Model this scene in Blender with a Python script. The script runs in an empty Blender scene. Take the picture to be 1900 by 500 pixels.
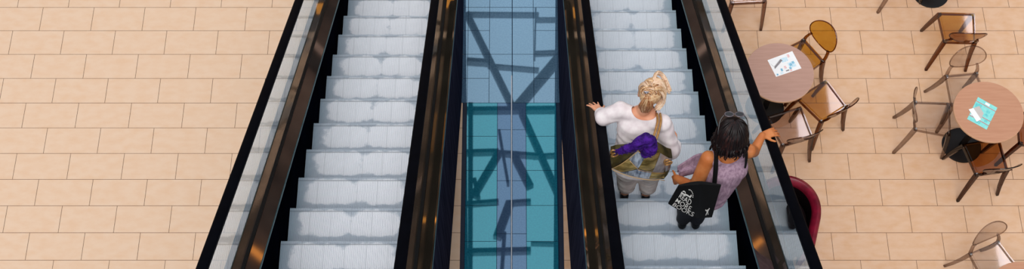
import bpy, bmesh, math, random
from mathutils import Vector, Matrix
random.seed(7)
PI = math.pi
scene = bpy.context.scene
COL = scene.collection
V = Vector

# ------------------------------------------------------------------ camera model (used to measure the place)
F, CY, PHI, CAMH = 2000.0, 563.62, math.radians(69.64841), 10.695
SN, CS = math.sin(PHI), math.cos(PHI)
T = math.tan(math.radians(30))
HN = 5.825
def at_z(px, py, z):
    q = (CY - py) / F; yd = CS + q * SN; zd = -(SN - q * CS); d = (z - CAMH) / zd
    return V(((px - 950) * d / F, yd * d, z))
def at_y(px, py, y):
    q = (CY - py) / F; yd = CS + q * SN; zd = -(SN - q * CS); d = y / yd
    return V(((px - 950) * d / F, y, CAMH + zd * d))
def nose_z(y): return CAMH - HN - T * y           # height of the step nosing line at depth y

# ------------------------------------------------------------------ materials
def lin(c):
    f = lambda v: (v / 12.92 if v <= .04045 else ((v + .055) / 1.055) ** 2.4)
    return tuple(f(x / 255.) for x in c) + (1.,)
def new_mat(name):
    m = bpy.data.materials.new(name); m.use_nodes = True
    nt = m.node_tree; nt.nodes.clear()
    out = nt.nodes.new('ShaderNodeOutputMaterial')
    return m, nt, out
def N(nt, t, **kw):
    n = nt.nodes.new(t)
    for k, v in kw.items():
        if k in n.inputs.keys() if isinstance(k, str) else False: n.inputs[k].default_value = v
        else: setattr(n, k, v)
    return n
def principled(name, rgb, rough=.5, metal=0., spec=.5, vary=.0, scale=20., rgb2=None, bump=0., bscale=200., coat=0., stretch=(1, 1, 1), detail=4., lo=.35, hi=.65):
    m, nt, out = new_mat(name); L = nt.links
    p = nt.nodes.new('ShaderNodeBsdfPrincipled')
    p.inputs['Roughness'].default_value = rough; p.inputs['Metallic'].default_value = metal
    p.inputs['Specular IOR Level'].default_value = spec; p.inputs['Coat Weight'].default_value = coat
    L.new(p.outputs[0], out.inputs[0])
    tc = nt.nodes.new('ShaderNodeTexCoord'); mp = nt.nodes.new('ShaderNodeMapping')
    mp.inputs['Scale'].default_value = stretch
    L.new(tc.outputs['Object'], mp.inputs['Vector'])
    nz = nt.nodes.new('ShaderNodeTexNoise'); nz.inputs['Scale'].default_value = scale; nz.inputs['Detail'].default_value = detail
    L.new(mp.outputs[0], nz.inputs['Vector'])
    rp = nt.nodes.new('ShaderNodeValToRGB'); rp.color_ramp.elements[0].position = lo; rp.color_ramp.elements[1].position = hi
    c1 = lin(rgb); c2 = lin(rgb2) if rgb2 else tuple(max(0, x * (1 - vary)) for x in c1[:3]) + (1,)
    rp.color_ramp.elements[0].color = c2; rp.color_ramp.elements[1].color = c1
    L.new(nz.outputs['Fac'], rp.inputs[0]); L.new(rp.outputs[0], p.inputs['Base Color'])
    if bump:
        n2 = nt.nodes.new('ShaderNodeTexNoise'); n2.inputs['Scale'].default_value = bscale
        L.new(mp.outputs[0], n2.inputs['Vector'])
        b = nt.nodes.new('ShaderNodeBump'); b.inputs['Strength'].default_value = bump; b.inputs['Distance'].default_value = .002
        L.new(n2.outputs['Fac'], b.inputs['Height']); L.new(b.outputs[0], p.inputs['Normal'])
    return m
def plastic(name, tint, edge, gloss=.012, blend=.22):
    """clear tinted polycarbonate: tinted transmission, longer path (darker) at the grazing rim, clear-coat gloss"""
    m, nt, out = new_mat(name); L = nt.links
    lw = nt.nodes.new('ShaderNodeLayerWeight'); lw.inputs['Blend'].default_value = blend
    mx = nt.nodes.new('ShaderNodeMix'); mx.data_type = 'RGBA'
    nz = nt.nodes.new('ShaderNodeTexNoise'); nz.inputs['Scale'].default_value = 6
    mul = nt.nodes.new('ShaderNodeMath'); mul.operation = 'MULTIPLY_ADD'; mul.inputs[1].default_value = .10
    L.new(nz.outputs['Fac'], mul.inputs[0]); L.new(lw.outputs['Facing'], mul.inputs[2])
    L.new(mul.outputs[0], mx.inputs['Factor'])
    mx.inputs['A'].default_value = tint + (1,); mx.inputs['B'].default_value = edge + (1,)
    tr = nt.nodes.new('ShaderNodeBsdfTransparent'); L.new(mx.outputs['Result'], tr.inputs[0])
    gl = nt.nodes.new('ShaderNodeBsdfGlossy'); gl.inputs['Roughness'].default_value = .035
    fr = nt.nodes.new('ShaderNodeFresnel'); fr.inputs['IOR'].default_value = 1.42
    ad = nt.nodes.new('ShaderNodeMath'); ad.operation = 'ADD'; ad.inputs[1].default_value = gloss
    L.new(fr.outputs[0], ad.inputs[0])
    ge = nt.nodes.new('ShaderNodeNewGeometry'); fa = nt.nodes.new('ShaderNodeMath'); fa.operation = 'SUBTRACT'; fa.inputs[0].default_value = 1.
    L.new(ge.outputs['Backfacing'], fa.inputs[1]); fm = nt.nodes.new('ShaderNodeMath'); fm.operation = 'MULTIPLY'
    L.new(ad.outputs[0], fm.inputs[0]); L.new(fa.outputs[0], fm.inputs[1])
    ms = nt.nodes.new('ShaderNodeMixShader'); L.new(fm.outputs[0], ms.inputs[0])
    L.new(tr.outputs[0], ms.inputs[1]); L.new(gl.outputs[0], ms.inputs[2]); L.new(ms.outputs[0], out.inputs[0])
    return m
def glass_mat(name, tint, ior):
    m, nt, out = new_mat(name); L = nt.links
    tr = nt.nodes.new('ShaderNodeBsdfTransparent'); tr.inputs[0].default_value = tint + (1,)
    gl = nt.nodes.new('ShaderNodeBsdfGlossy'); gl.inputs['Roughness'].default_value = .004
    gl.inputs[0].default_value = (.97, 1., 1., 1)
    fr = nt.nodes.new('ShaderNodeFresnel'); fr.inputs['IOR'].default_value = ior
    ge = nt.nodes.new('ShaderNodeNewGeometry'); fa = nt.nodes.new('ShaderNodeMath'); fa.operation = 'SUBTRACT'; fa.inputs[0].default_value = 1.
    L.new(ge.outputs['Backfacing'], fa.inputs[1]); fm = nt.nodes.new('ShaderNodeMath'); fm.operation = 'MULTIPLY'
    L.new(fr.outputs[0], fm.inputs[0]); L.new(fa.outputs[0], fm.inputs[1])
    ms = nt.nodes.new('ShaderNodeMixShader'); L.new(fm.outputs[0], ms.inputs[0])
    L.new(tr.outputs[0], ms.inputs[1]); L.new(gl.outputs[0], ms.inputs[2]); L.new(ms.outputs[0], out.inputs[0])
    return m
def mirror_stone(name, rgb, rgb2, refl, fac):
    """polished blue stone: speckled diffuse body under a tinted polish"""
    m, nt, out = new_mat(name); L = nt.links
    tc = nt.nodes.new('ShaderNodeTexCoord')
    nz = nt.nodes.new('ShaderNodeTexNoise'); nz.inputs['Scale'].default_value = 55; nz.inputs['Detail'].default_value = 6; nz.inputs['Roughness'].default_value = .75
    L.new(tc.outputs['Object'], nz.inputs['Vector'])
    rp = nt.nodes.new('ShaderNodeValToRGB'); rp.color_ramp.elements[0].position = .38; rp.color_ramp.elements[1].position = .66
    rp.color_ramp.elements[0].color = lin(rgb2); rp.color_ramp.elements[1].color = lin(rgb)
    L.new(nz.outputs['Fac'], rp.inputs[0])
    df = nt.nodes.new('ShaderNodeBsdfDiffuse'); L.new(rp.outputs[0], df.inputs[0])
    gl = nt.nodes.new('ShaderNodeBsdfGlossy'); gl.inputs['Roughness'].default_value = .015; gl.inputs[0].default_value = lin(refl)
    b = nt.nodes.new('ShaderNodeBump'); b.inputs['Strength'].default_value = .005; b.inputs['Distance'].default_value = .001
    L.new(nz.outputs['Fac'], b.inputs['Height']); L.new(b.outputs[0], gl.inputs['Normal'])
    ms = nt.nodes.new('ShaderNodeMixShader'); ms.inputs[0].default_value = fac
    L.new(df.outputs[0], ms.inputs[1]); L.new(gl.outputs[0], ms.inputs[2]); L.new(ms.outputs[0], out.inputs[0])
    return m
def emis(name, rgb, s):
    m, nt, out = new_mat(name)
    e = nt.nodes.new('ShaderNodeEmission'); e.inputs[0].default_value = lin(rgb); e.inputs[1].default_value = s
    nt.links.new(e.outputs[0], out.inputs[0]); return m
def tread_mat(name, clean, dirty, edge):
    """worn aluminium treads: two bright worn areas, grey smudge in the middle and along both sides"""
    m, nt, out = new_mat(name); L = nt.links
    p = nt.nodes.new('ShaderNodeBsdfPrincipled'); p.inputs['Roughness'].default_value = .45; p.inputs['Metallic'].default_value = .0
    L.new(p.outputs[0], out.inputs[0])
    tc = nt.nodes.new('ShaderNodeTexCoord'); oi = nt.nodes.new('ShaderNodeObjectInfo')
    sep = nt.nodes.new('ShaderNodeSeparateXYZ'); L.new(tc.outputs['Object'], sep.inputs[0])
    va = nt.nodes.new('ShaderNodeVectorMath'); va.operation = 'ADD'; L.new(tc.outputs['Object'], va.inputs[0])
    cmb = nt.nodes.new('ShaderNodeCombineXYZ'); mr = nt.nodes.new('ShaderNodeMath'); mr.operation = 'MULTIPLY'; mr.inputs[1].default_value = 37.
    L.new(oi.outputs['Random'], mr.inputs[0]); L.new(mr.outputs[0], cmb.inputs[2]); L.new(cmb.outputs[0], va.inputs[1])
    nz = nt.nodes.new('ShaderNodeTexNoise'); nz.inputs['Scale'].default_value = 8; nz.inputs['Detail'].default_value = 5; nz.inputs['Roughness'].default_value = .6
    L.new(va.outputs[0], nz.inputs['Vector'])
    def math_(op, a, b):
        n = nt.nodes.new('ShaderNodeMath'); n.operation = op
        for i, x in enumerate((a, b)):
            if x is None: continue
            if isinstance(x, (int, float)): n.inputs[i].default_value = x
            else: L.new(x, n.inputs[i])
        return n.outputs[0]
    ax = math_('ABSOLUTE', sep.outputs[0], None)
    dx = math_('DIVIDE', math_('SUBTRACT', ax, .2), .235)           # blob centres at x = +-0.2
    dy = math_('DIVIDE', math_('ADD', sep.outputs[1], .135), .125)     # tread runs y = -0.396 .. 0
    r2 = math_('ADD', math_('POWER', math_('ABSOLUTE', dx, None), 3.), math_('POWER', math_('ABSOLUTE', dy, None), 4.))
    v = math_('ADD', r2, math_('MULTIPLY', math_('SUBTRACT', nz.outputs['Fac'], .5), 2.4))
    rp = nt.nodes.new('ShaderNodeValToRGB'); e = rp.color_ramp.elements
    e[0].position = .62; e[0].color = lin(clean); e[1].position = 1.0; e[1].color = lin(dirty)
    L.new(v, rp.inputs[0])
    # bluish side strips
    es = nt.nodes.new('ShaderNodeMapRange'); es.inputs['From Min'].default_value = .40; es.inputs['From Max'].default_value = .49
    L.new(ax, es.inputs['Value'])
    mx = nt.nodes.new('ShaderNodeMix'); mx.data_type = 'RGBA'; L.new(es.outputs[0], mx.inputs['Factor'])
    L.new(rp.outputs[0], mx.inputs['A']); mx.inputs['B'].default_value = lin(edge)
    # faint stamped section lines and darker nosing band
    sec = math_('PINGPONG', math_('ADD', sep.outputs[0], .5), .085)
    ln = math_('LESS_THAN', sec, .0035)
    nb = math_('COMPARE', sep.outputs[1], -.028); 
    nt.nodes[-1].inputs[2].default_value = .006
    dk = math_('MAXIMUM', math_('MULTIPLY', ln, .16), math_('MULTIPLY', nb, .5))
    m2 = nt.nodes.new('ShaderNodeMix'); m2.data_type = 'RGBA'; L.new(dk, m2.inputs['Factor'])
    L.new(mx.outputs['Result'], m2.inputs['A']); m2.inputs['B'].default_value = lin((70, 82, 96))
    L.new(m2.outputs['Result'], p.inputs['Base Color'])
    return m

M = {}
M['tile_left'] = principled('tile_left', (222, 193, 168), .5, spec=.2, rgb2=(219, 185, 156), scale=7, detail=8, lo=.3, hi=.62, stretch=(1, 1.8, 1))
M['tile_right_shaded'] = principled('tile_right_shaded', (217, 181, 152), .5, spec=.2, rgb2=(211, 169, 134), scale=7, detail=8, lo=.3, hi=.62, stretch=(1, 1.8, 1))  # same tile, darker and more orange: local light put into the colour
M['grout'] = principled('grout', (120, 84, 66), .9, spec=.1, vary=.2)
M['blue_stone'] = mirror_stone('blue_stone', (112, 148, 176), (80, 116, 150), (178, 218, 246), .42)
M['teal_stone'] = mirror_stone('teal_stone', (46, 146, 170), (26, 112, 144), (130, 214, 232), .40)
M['slate_stone'] = mirror_stone('slate_stone', (90, 122, 158), (66, 96, 138), (150, 190, 228), .38)
M['navy_trim'] = principled('navy_trim', (14, 34, 62), .3, spec=.5, vary=.3, scale=8)
M['dark_joint'] = principled('dark_joint', (24, 44, 70), .8, spec=.1, vary=.2)
M['white_strip'] = principled('white_strip', (205, 212, 224), .35, vary=.1)
M['rubber'] = principled('rubber', (6, 8, 15), .5, spec=.03, vary=.3, scale=9)
M['glass'] = glass_mat('balustrade_glass', (.92, .96, .96), 14.)
M['bronze_left'] = principled('bronze_left', (164, 148, 140), .05, metal=.92, rgb2=(140, 124, 118), scale=5, stretch=(1, .6, .6))
M['bronze_outer'] = principled('bronze_outer', (176, 160, 138), .035, metal=.95, rgb2=(150, 134, 116), scale=3.2, stretch=(2, .8, .8))
M['black_channel'] = principled('black_channel', (8, 8, 10), .5, spec=.3, vary=.2)
M['edge_trim'] = principled('edge_trim', (92, 130, 140), .3, metal=.7, vary=.2)
M['skirt'] = principled('skirt', (3, 4, 8), .7, spec=.0, rgb2=(6, 9, 20), scale=3)
M['cladding'] = principled('cladding', (50, 54, 74), .6, spec=.0, rgb2=(30, 33, 50), scale=9, stretch=(1, 4, .15), detail=3)
M['tread_left'] = tread_mat('tread_left', (244, 246, 252), (184, 195, 208), (150, 172, 188))
M['tread_right'] = tread_mat('tread_right', (234, 240, 248), (178, 194, 210), (168, 192, 206))
M['groove'] = principled('groove', (186, 195, 208), .7, spec=.2, rgb2=(160, 172, 188), scale=6)
M['amber'] = plastic('amber_plastic', (.88, .72, .32), (.42, .20, .05))
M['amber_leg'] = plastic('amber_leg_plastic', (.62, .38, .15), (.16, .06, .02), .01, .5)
M['brown_clear'] = plastic('brown_plastic', (.72, .50, .28), (.30, .13, .06))
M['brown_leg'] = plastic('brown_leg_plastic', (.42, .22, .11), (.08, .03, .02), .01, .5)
M['smoke_clear'] = plastic('smoke_plastic', (.92, .86, .83), (.40, .30, .27))
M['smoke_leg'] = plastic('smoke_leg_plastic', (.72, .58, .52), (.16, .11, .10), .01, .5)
M['clear'] = plastic('clear_plastic', (.98, .97, .965), (.55, .49, .46))
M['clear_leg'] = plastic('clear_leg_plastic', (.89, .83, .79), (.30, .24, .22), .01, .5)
M['laminate'] = principled('laminate', (192, 142, 114), .45, spec=.25, rgb2=(184, 132, 104), scale=9, stretch=(.5, 6, 1), detail=6)
M['laminate_pink'] = principled('laminate_pink', (182, 144, 130), .45, spec=.25, rgb2=(174, 136, 122), scale=9, stretch=(.5, 6, 1), detail=6)
M['table_edge'] = principled('table_edge', (224, 178, 142), .5, vary=.1)
M['black_metal'] = principled('black_metal', (10, 11, 16), .5, spec=.3, vary=.3)
M['maroon'] = principled('maroon_leather', (138, 18, 48), .38, spec=.5, rgb2=(104, 10, 34), scale=12, bump=.15, bscale=120)
M['maroon_shade'] = principled('maroon_shade', (20, 6, 11), .7, spec=.1, vary=.3)  # near-black maroon: the shade inside the tub is put into the colour
M['skin_pale'] = principled('skin_pale', (232, 170, 138), .5, spec=.3, rgb2=(222, 150, 116), scale=14)
M['skin_tan'] = principled('skin_tan', (204, 128, 76), .5, spec=.3, rgb2=(188, 108, 58), scale=12)
M['eye_white'] = principled('eye_white', (235, 232, 228), .3, vary=.02)
M['iris'] = principled('iris', (52, 70, 84), .3, vary=.2)
M['lip'] = principled('lip', (186, 92, 84), .45, vary=.1)
M['white_knit'] = principled('white_knit', (240, 232, 234), .85, spec=.1, rgb2=(226, 214, 218), scale=22, bump=.35, bscale=34, stretch=(1, 1, .5))
M['cream_cotton'] = principled('cream_cotton', (232, 220, 214), .85, spec=.1, rgb2=(204, 186, 180), scale=10, bump=.3, bscale=26)
M['black_shoe'] = principled('black_shoe', (20, 20, 24), .45, vary=.2)
M['blond'] = principled('blond_hair', (238, 206, 164), .42, spec=.5, rgb2=(192, 140, 96), scale=38, stretch=(1, 3.2, 1.2), detail=5)
M['blond_dark'] = principled('blond_dark_hair', (198, 138, 92), .45, spec=.4, rgb2=(140, 88, 56), scale=36, stretch=(3, 1, 1))
M['blond_pink'] = principled('blond_pale_hair', (248, 222, 196), .42, spec=.5, rgb2=(214, 172, 140), scale=38, stretch=(1, 3, 1))
M['dark_hair'] = principled('dark_hair', (26, 13, 14), .42, spec=.35, rgb2=(10, 6, 8), scale=30, stretch=(3, 1, 1))
M['brown_hair'] = principled('brown_hair', (58, 28, 24), .42, spec=.35, rgb2=(26, 12, 12), scale=30)
M['mauve'] = principled('mauve_linen', (176, 148, 166), .85, spec=.1, rgb2=(142, 114, 134), scale=60, stretch=(1, 1, .3), bump=.3, bscale=40)
M['navy_jean'] = principled('dark_trousers', (20, 22, 34), .8, vary=.2)
M['black_canvas'] = principled('black_canvas', (9, 9, 11), .75, spec=.2, vary=.3, bump=.2, bscale=40)
M['print_white'] = principled('print_white', (232, 230, 226), .7, vary=.05)
M['gold'] = principled('gold_leather', (214, 184, 112), .3, metal=.6, rgb2=(110, 90, 40), scale=9, stretch=(1, .4, 3), bump=.5, bscale=30)
M['olive_gold'] = principled('olive_gold_leather', (120, 106, 58), .34, metal=.6, rgb2=(46, 42, 22), scale=8, bump=.5, bscale=26)
M['silver'] = principled('silver_leather', (226, 236, 250), .28, metal=.6, rgb2=(84, 100, 128), scale=14, stretch=(2.5, 1, .6), bump=.5, bscale=30)
M['silver_warm'] = principled('pewter_leather', (204, 194, 192), .35, metal=.55, rgb2=(140, 130, 132), scale=10, bump=.4, bscale=30)
M['piping'] = principled('piping', (238, 196, 138), .4, metal=.3, vary=.1)
M['gold_clasp'] = principled('gold_strap', (206, 156, 96), .35, metal=.5, vary=.3, scale=40)
M['purple'] = principled('purple_scarf', (74, 26, 140), .8, spec=.2, rgb2=(34, 10, 78), scale=26, bump=.6, bscale=60)
M['clip_silver'] = principled('clip_silver', (222, 222, 232), .2, metal=.9, vary=.1)
M['lens'] = principled('lens', (18, 18, 24), .08, spec=.8, vary=.1)
M['frame_glint'] = principled('frame_shine', (112, 102, 108), .2, metal=.4, vary=.1)  # dark frame lightened to grey, its white glints put into the colour
M['paper'] = principled('paper', (242, 242, 244), .7, spec=.1, vary=.03)
M['grey_card'] = principled('grey_card', (198, 190, 186), .7, vary=.05)
M['ink_grey'] = principled('ink_grey', (150, 144, 148), .7, vary=.3, scale=60)
M['ink_blue'] = principled('ink_blue', (176, 216, 236), .7, rgb2=(226, 238, 246), scale=90)
M['ink_deep'] = principled('ink_deep', (84, 156, 196), .7, rgb2=(160, 208, 226), scale=120)
M['ink_pink'] = principled('ink_pink', (226, 170, 172), .7, rgb2=(240, 220, 220), scale=120)
M['teal_paper'] = principled('teal_paper', (126, 214, 212), .7, spec=.1, rgb2=(150, 224, 220), scale=30)
M['teal_deep'] = principled('teal_deep', (84, 192, 200), .7, rgb2=(126, 214, 212), scale=60)
M['ink_red'] = principled('ink_red', (206, 106, 110), .7, vary=.1)
M['steel'] = principled('roof_steel', (26, 34, 52), .6, vary=.3)
M['dark_wall'] = principled('dark_wall', (134, 116, 104), .8, spec=.05, rgb2=(46, 39, 37), scale=.55, stretch=(.5, 1, 2.6), detail=3, lo=.34, hi=.68)
M['warm_window'] = emis('warm_window', (255, 176, 84), 2.2)
M['sky_pane'] = emis('sky_pane', (250, 246, 255), 15.)
M['wall_ledge'] = principled('wall_ledge', (226, 204, 190), .7, vary=.1)
M['wall_ochre'] = principled('wall_ochre', (176, 122, 50), .7, vary=.3, scale=2)
M['screw'] = principled('screw', (150, 150, 150), .3, metal=.8, vary=.1)

# ------------------------------------------------------------------ mesh helpers
class Geo:
    """collects primitive shapes, links them as one mesh object"""
    def __init__(s): s.v = []; s.f = []; s.mi = []
    def add(s, verts, faces, mi=0):
        o = len(s.v); s.v += [tuple(x) for x in verts]; s.f += [tuple(i + o for i in f) for f in faces]; s.mi += [mi] * len(faces)
    def quad(s, a, b, c, d, mi=0): s.add([a, b, c, d], [(0, 1, 2, 3)], mi)
    def prism(s, bottom, top, mi=0):
        n = len(bottom); fs = [tuple(range(n))[::-1], tuple(range(n, 2 * n))]
        fs += [(i, (i + 1) % n, n + (i + 1) % n, n + i) for i in range(n)]
        s.add(list(bottom) + list(top), fs, mi)
    def box(s, lo, hi, mi=0):
        (a, b, c), (d, e, f) = lo, hi
        s.prism([(a, b, c), (d, b, c), (d, e, c), (a, e, c)], [(a, b, f), (d, b, f), (d, e, f), (a, e, f)], mi)
    def loft(s, rings, cap=True, mi=0, closed=True):
        n = len(rings[0]); vs = [p for r in rings for p in r]; fs = []
        for k in range(len(rings) - 1):
            for i in range(n if closed else n - 1):
                j = (i + 1) % n; fs.append((k * n + i, k * n + j, (k + 1) * n + j, (k + 1) * n + i))
        if cap and closed:
            fs.append(tuple(range(n))[::-1]); fs.append(tuple(range((len(rings) - 1) * n, len(rings) * n)))
        s.add(vs, fs, mi)
    def tube(s, pts, rad, n=8, mi=0, flat=None, up=None):
        pts = [V(p) for p in pts]; rings = []
        if not isinstance(rad, (list, tuple)): rad = [rad] * len(pts)
        prev = None
        for k, p in enumerate(pts):
            d = (pts[min(k + 1, len(pts) - 1)] - pts[max(k - 1, 0)]).normalized()
            if prev is None:
                u = V(up) if up else (V((0, 0, 1)) if abs(d.z) < .9 else V((1, 0, 0)))
            else: u = prev
            u = (u - d * u.dot(d)).normalized(); w = d.cross(u); prev = u
            fl = flat or 1.
            rings.append([p + (u * math.sin(2 * PI * i / n) * fl + w * math.cos(2 * PI * i / n)) * rad[k] for i in range(n)])
        s.loft(rings, True, mi)
    def bar(s, a, b, wa, wb, mi=0, up=(0, 1, 0)):
        """tapered square bar"""
        a, b = V(a), V(b); d = (b - a).normalized(); u = V(up); u = (u - d * u.dot(d)).normalized(); w = d.cross(u)
        r = lambda p, h: [p + u * h + w * h, p - u * h + w * h, p - u * h - w * h, p + u * h - w * h]
        s.loft([r(a, wa / 2), r(b, wb / 2)], True, mi)
    def disc(s, c, r, z0, z1, n=48, mi=0, r2=None):
        r2 = r2 or r
        s.loft([[(c[0] + r * math.cos(2 * PI * i / n), c[1] + r * math.sin(2 * PI * i / n), z0) for i in range(n)],
                [(c[0] + r2 * math.cos(2 * PI * i / n), c[1] + r2 * math.sin(2 * PI * i / n), z1) for i in range(n)]], True, mi)
    def ball(s, c, r, mi=0, nu=14, nv=9):
        r = r if isinstance(r, (list, tuple)) else (r, r, r); c = V(c)
        vs = [c + V((0, 0, -r[2]))]; fs = []
        for j in range(1, nv):
            t = PI * j / nv - PI / 2
            for i in range(nu):
                a = 2 * PI * i / nu; vs.append(c + V((r[0] * math.cos(t) * math.cos(a), r[1] * math.cos(t) * math.sin(a), r[2] * math.sin(t))))
        vs.append(c + V((0, 0, r[2])))
        for i in range(nu):
            fs.append((0, 1 + (i + 1) % nu, 1 + i)); fs.append((len(vs) - 1, 1 + (nv - 2) * nu + i, 1 + (nv - 2) * nu + (i + 1) % nu))
        for j in range(nv - 2):
            for i in range(nu):
                a = 1 + j * nu; k = (i + 1) % nu; fs.append((a + i, a + k, a + nu + k, a + nu + i))
        s.add(vs, fs, mi)
    def cap(s, a, ra, b, rb, mi=0):
        """hull of two ellipsoids (tapered limb / torso section)"""
        bm = bmesh.new()
        for c, r in ((a, ra), (b, rb)):
            r = r if isinstance(r, (list, tuple)) else (r, r, r); c = V(c)
            for j in range(-4, 5):
                t = PI * j / 8; n = 16 if abs(j) < 4 else 1
                for i in range(n):
                    q = 2 * PI * i / n
                    bm.verts.new(c + V((r[0] * math.cos(t) * math.cos(q), r[1] * math.cos(t) * math.sin(q), r[2] * math.sin(t))))
        res = bmesh.ops.convex_hull(bm, input=list(bm.verts))
        dead = [g for g in list(res['geom_interior']) + list(res['geom_unused']) if isinstance(g, bmesh.types.BMVert)]
        if dead: bmesh.ops.delete(bm, geom=list(set(dead)), context='VERTS')
        bm.verts.index_update()
        s.add([v.co.copy() for v in bm.verts], [[v.index for v in f.verts] for f in bm.faces], mi)
        bm.free()
    def mesh(s, name, mats):
        me = bpy.data.meshes.new(name); me.from_pydata(s.v, [], s.f)
        for m in mats: me.materials.append(m)
        me.polygons.foreach_set('material_index', s.mi); me.update()
        return me
    def obj(s, name, mats, parent=None, smooth=False, bevel=0., loc=None, autosmooth=None):
        mats = mats if isinstance(mats, (list, tuple)) else [mats]
        me = s.mesh(name, mats)
        bm = bmesh.new(); bm.from_mesh(me); bmesh.ops.recalc_face_normals(bm, faces=bm.faces)
        if bevel:
            bmesh.ops.remove_doubles(bm, verts=bm.verts, dist=1e-5)
            es = [e for e in bm.edges if len(e.link_faces) == 2 and e.calc_face_angle(0) > .7]
            bmesh.ops.bevel(bm, geom=es, offset=bevel, segments=2, affect='EDGES', profile=.5)
        bm.to_mesh(me); bm.free()
        if smooth or autosmooth:
            me.polygons.foreach_set('use_smooth', [True] * len(me.polygons))
            if autosmooth: me.set_sharp_from_angle(angle=autosmooth)
        return link(name, me, parent, loc)
def link(name, data, parent=None, loc=None):
    o = bpy.data.objects.new(name, data); COL.objects.link(o)
    if parent is not None: o.parent = parent
    if loc is not None: o.location = loc
    return o
def tag(o, label=None, cat=None, group=None, kind=None):
    if label: o['label'] = label
    if cat: o['category'] = cat
    if group: o['group'] = group
    if kind: o['kind'] = kind
    return o
def empty(name, loc=(0, 0, 0), rz=0):
    o = bpy.data.objects.new(name, None); COL.objects.link(o); o.location = loc; o.rotation_euler = (0, 0, rz); o.empty_display_size = .1
    return o
def local(root, pts): return [V(p) - V(root.location) for p in pts]
def copy_tree(o, parent=None):
    c = o.copy(); COL.objects.link(c); c.parent = parent
    for ch in list(o.children): copy_tree(ch, c)
    return c
def remesh(g, name, mats, parent=None, voxel=.008, smooth=6, factor=.5, cut=None, base=None, paint=None, snap=None):
    """melt overlapping shapes into ONE continuous skin; optional cut(v)->True removes vertices; paint(co)->material slot"""
    mats = mats if isinstance(mats, (list, tuple)) else [mats]
    me = g.mesh('tmp', [])
    ob = bpy.data.objects.new('tmp', me); COL.objects.link(ob)
    r = ob.modifiers.new('r', 'REMESH'); r.mode = 'VOXEL'; r.voxel_size = voxel
    sm = ob.modifiers.new('s', 'SMOOTH'); sm.iterations = smooth; sm.factor = factor
    dg = bpy.context.evaluated_depsgraph_get(); dg.update()
    out = bpy.data.meshes.new_from_object(ob.evaluated_get(dg)); out.name = name
    bpy.data.objects.remove(ob); bpy.data.meshes.remove(me)
    if cut:
        bm = bmesh.new(); bm.from_mesh(out)
        bmesh.ops.delete(bm, geom=[v for v in bm.verts if cut(v.co)], context='VERTS')
        if snap:
            for v in bm.verts:
                if v.is_boundary: v.co = snap(v.co)
        bm.to_mesh(out); bm.free()
    out.materials.clear()
    for m in mats: out.materials.append(m)
    out.polygons.foreach_set('use_smooth', [True] * len(out.polygons))
    if paint: out.polygons.foreach_set('material_index', [paint(p.center) for p in out.polygons])
    if base is not None: out.transform(Matrix.Translation(-V(base)))
    return link(name, out, parent)

# ------------------------------------------------------------------ FLOOR (tile by tile, half-running bond)
TW, TL, Y0 = .6, .323, 7.691
STRIP = .56
def tiles(x0, x1, even, odd, g, rows):
    for k in rows:
        ya, yb = Y0 - (k + 1) * TL + .0022, Y0 - k * TL - .0022
        off = even if k % 2 == 0 else odd
        n0 = math.floor((x0 - off) / TW) - 1
        for n in range(n0, n0 + int((x1 - x0) / TW) + 4):
            a, b = max(off + n * TW + .0022, x0), min(off + (n + 1) * TW - .0022, x1)
            if b - a > .012: g.quad((a, ya, 0), (b, ya, 0), (b, yb, 0), (a, yb, 0))
rows = range(-18, 30)
g = Geo(); tiles(-9, -STRIP, .477, .17, g, rows); o = g.obj('floor', M['tile_left']); tag(o, kind='structure')
g = Geo(); tiles(STRIP, 9, .142, .46, g, rows); o = g.obj('floor', M['tile_right_shaded']); tag(o, kind='structure')
g = Geo(); g.quad((-9, -2.2, -.006), (9, -2.2, -.006), (9, 13.5, -.006), (-9, 13.5, -.006)); o = g.obj('floor', M['grout']); tag(o, kind='structure')

# blue polished inlay running between the escalators
def panels(name, x0, x1, ys, mat, jt=.0026):
    g = Geo()
    for a, b in zip(ys[1:], ys[:-1]): g.quad((x0 + jt, a + jt, .002), (x1 - jt, a + jt, .002), (x1 - jt, b - jt, .002), (x0 + jt, b - jt, .002))
    o = g.obj(name, mat); tag(o, kind='structure')
yr = lambda k: Y0 - k * TL
g = Geo(); g.quad((-STRIP, -2, -.001), (STRIP, -2, -.001), (STRIP, 13, -.001), (-STRIP, 13, -.001)); tag(g.obj('floor', M['dark_joint']), kind='structure')
up = [yr(k) for k in range(-16, 5)]; up2 = [yr(k) for k in range(-16, 5, 2)]
panels('floor', -.512, -.262, up, M['blue_stone']); panels('floor', -.262, .0, up2, M['blue_stone'])
panels('floor', .004, .25, up2, M['blue_stone']); panels('floor', .25, .525, up, M['blue_stone'])
panels('floor', -.585, -.512, up, M['blue_stone']); panels('floor', .525, .585, up, M['blue_stone'])
side = [yr(4)] + [yr(4 + 1.33 * k) for k in range(1, 19)]
mid = [yr(4), yr(5.07)] + [yr(5.07 + 1.985 * k) for k in range(1, 12)]
panels('floor', -.512, -.165, side, M['teal_stone']); panels('floor', .157, .5, side, M['teal_stone'])
panels('floor', -.165, -.012, mid, M['slate_stone']); panels('floor', .002, .157, mid, M['slate_stone'])
g = Geo(); g.box((-.0105, -2, 0), (.0005, 6.76, .006)); tag(g.obj('trim_1', M['white_strip']), kind='structure')
g = Geo(); g.box((-.554, -2, 0), (-.514, 6.40, .004)); tag(g.obj('trim_2', M['navy_trim']), kind='structure')
g = Geo(); g.box((.512, -2, 0), (.554, 6.40, .004)); tag(g.obj('trim_3', M['navy_trim']), kind='structure')

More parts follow.
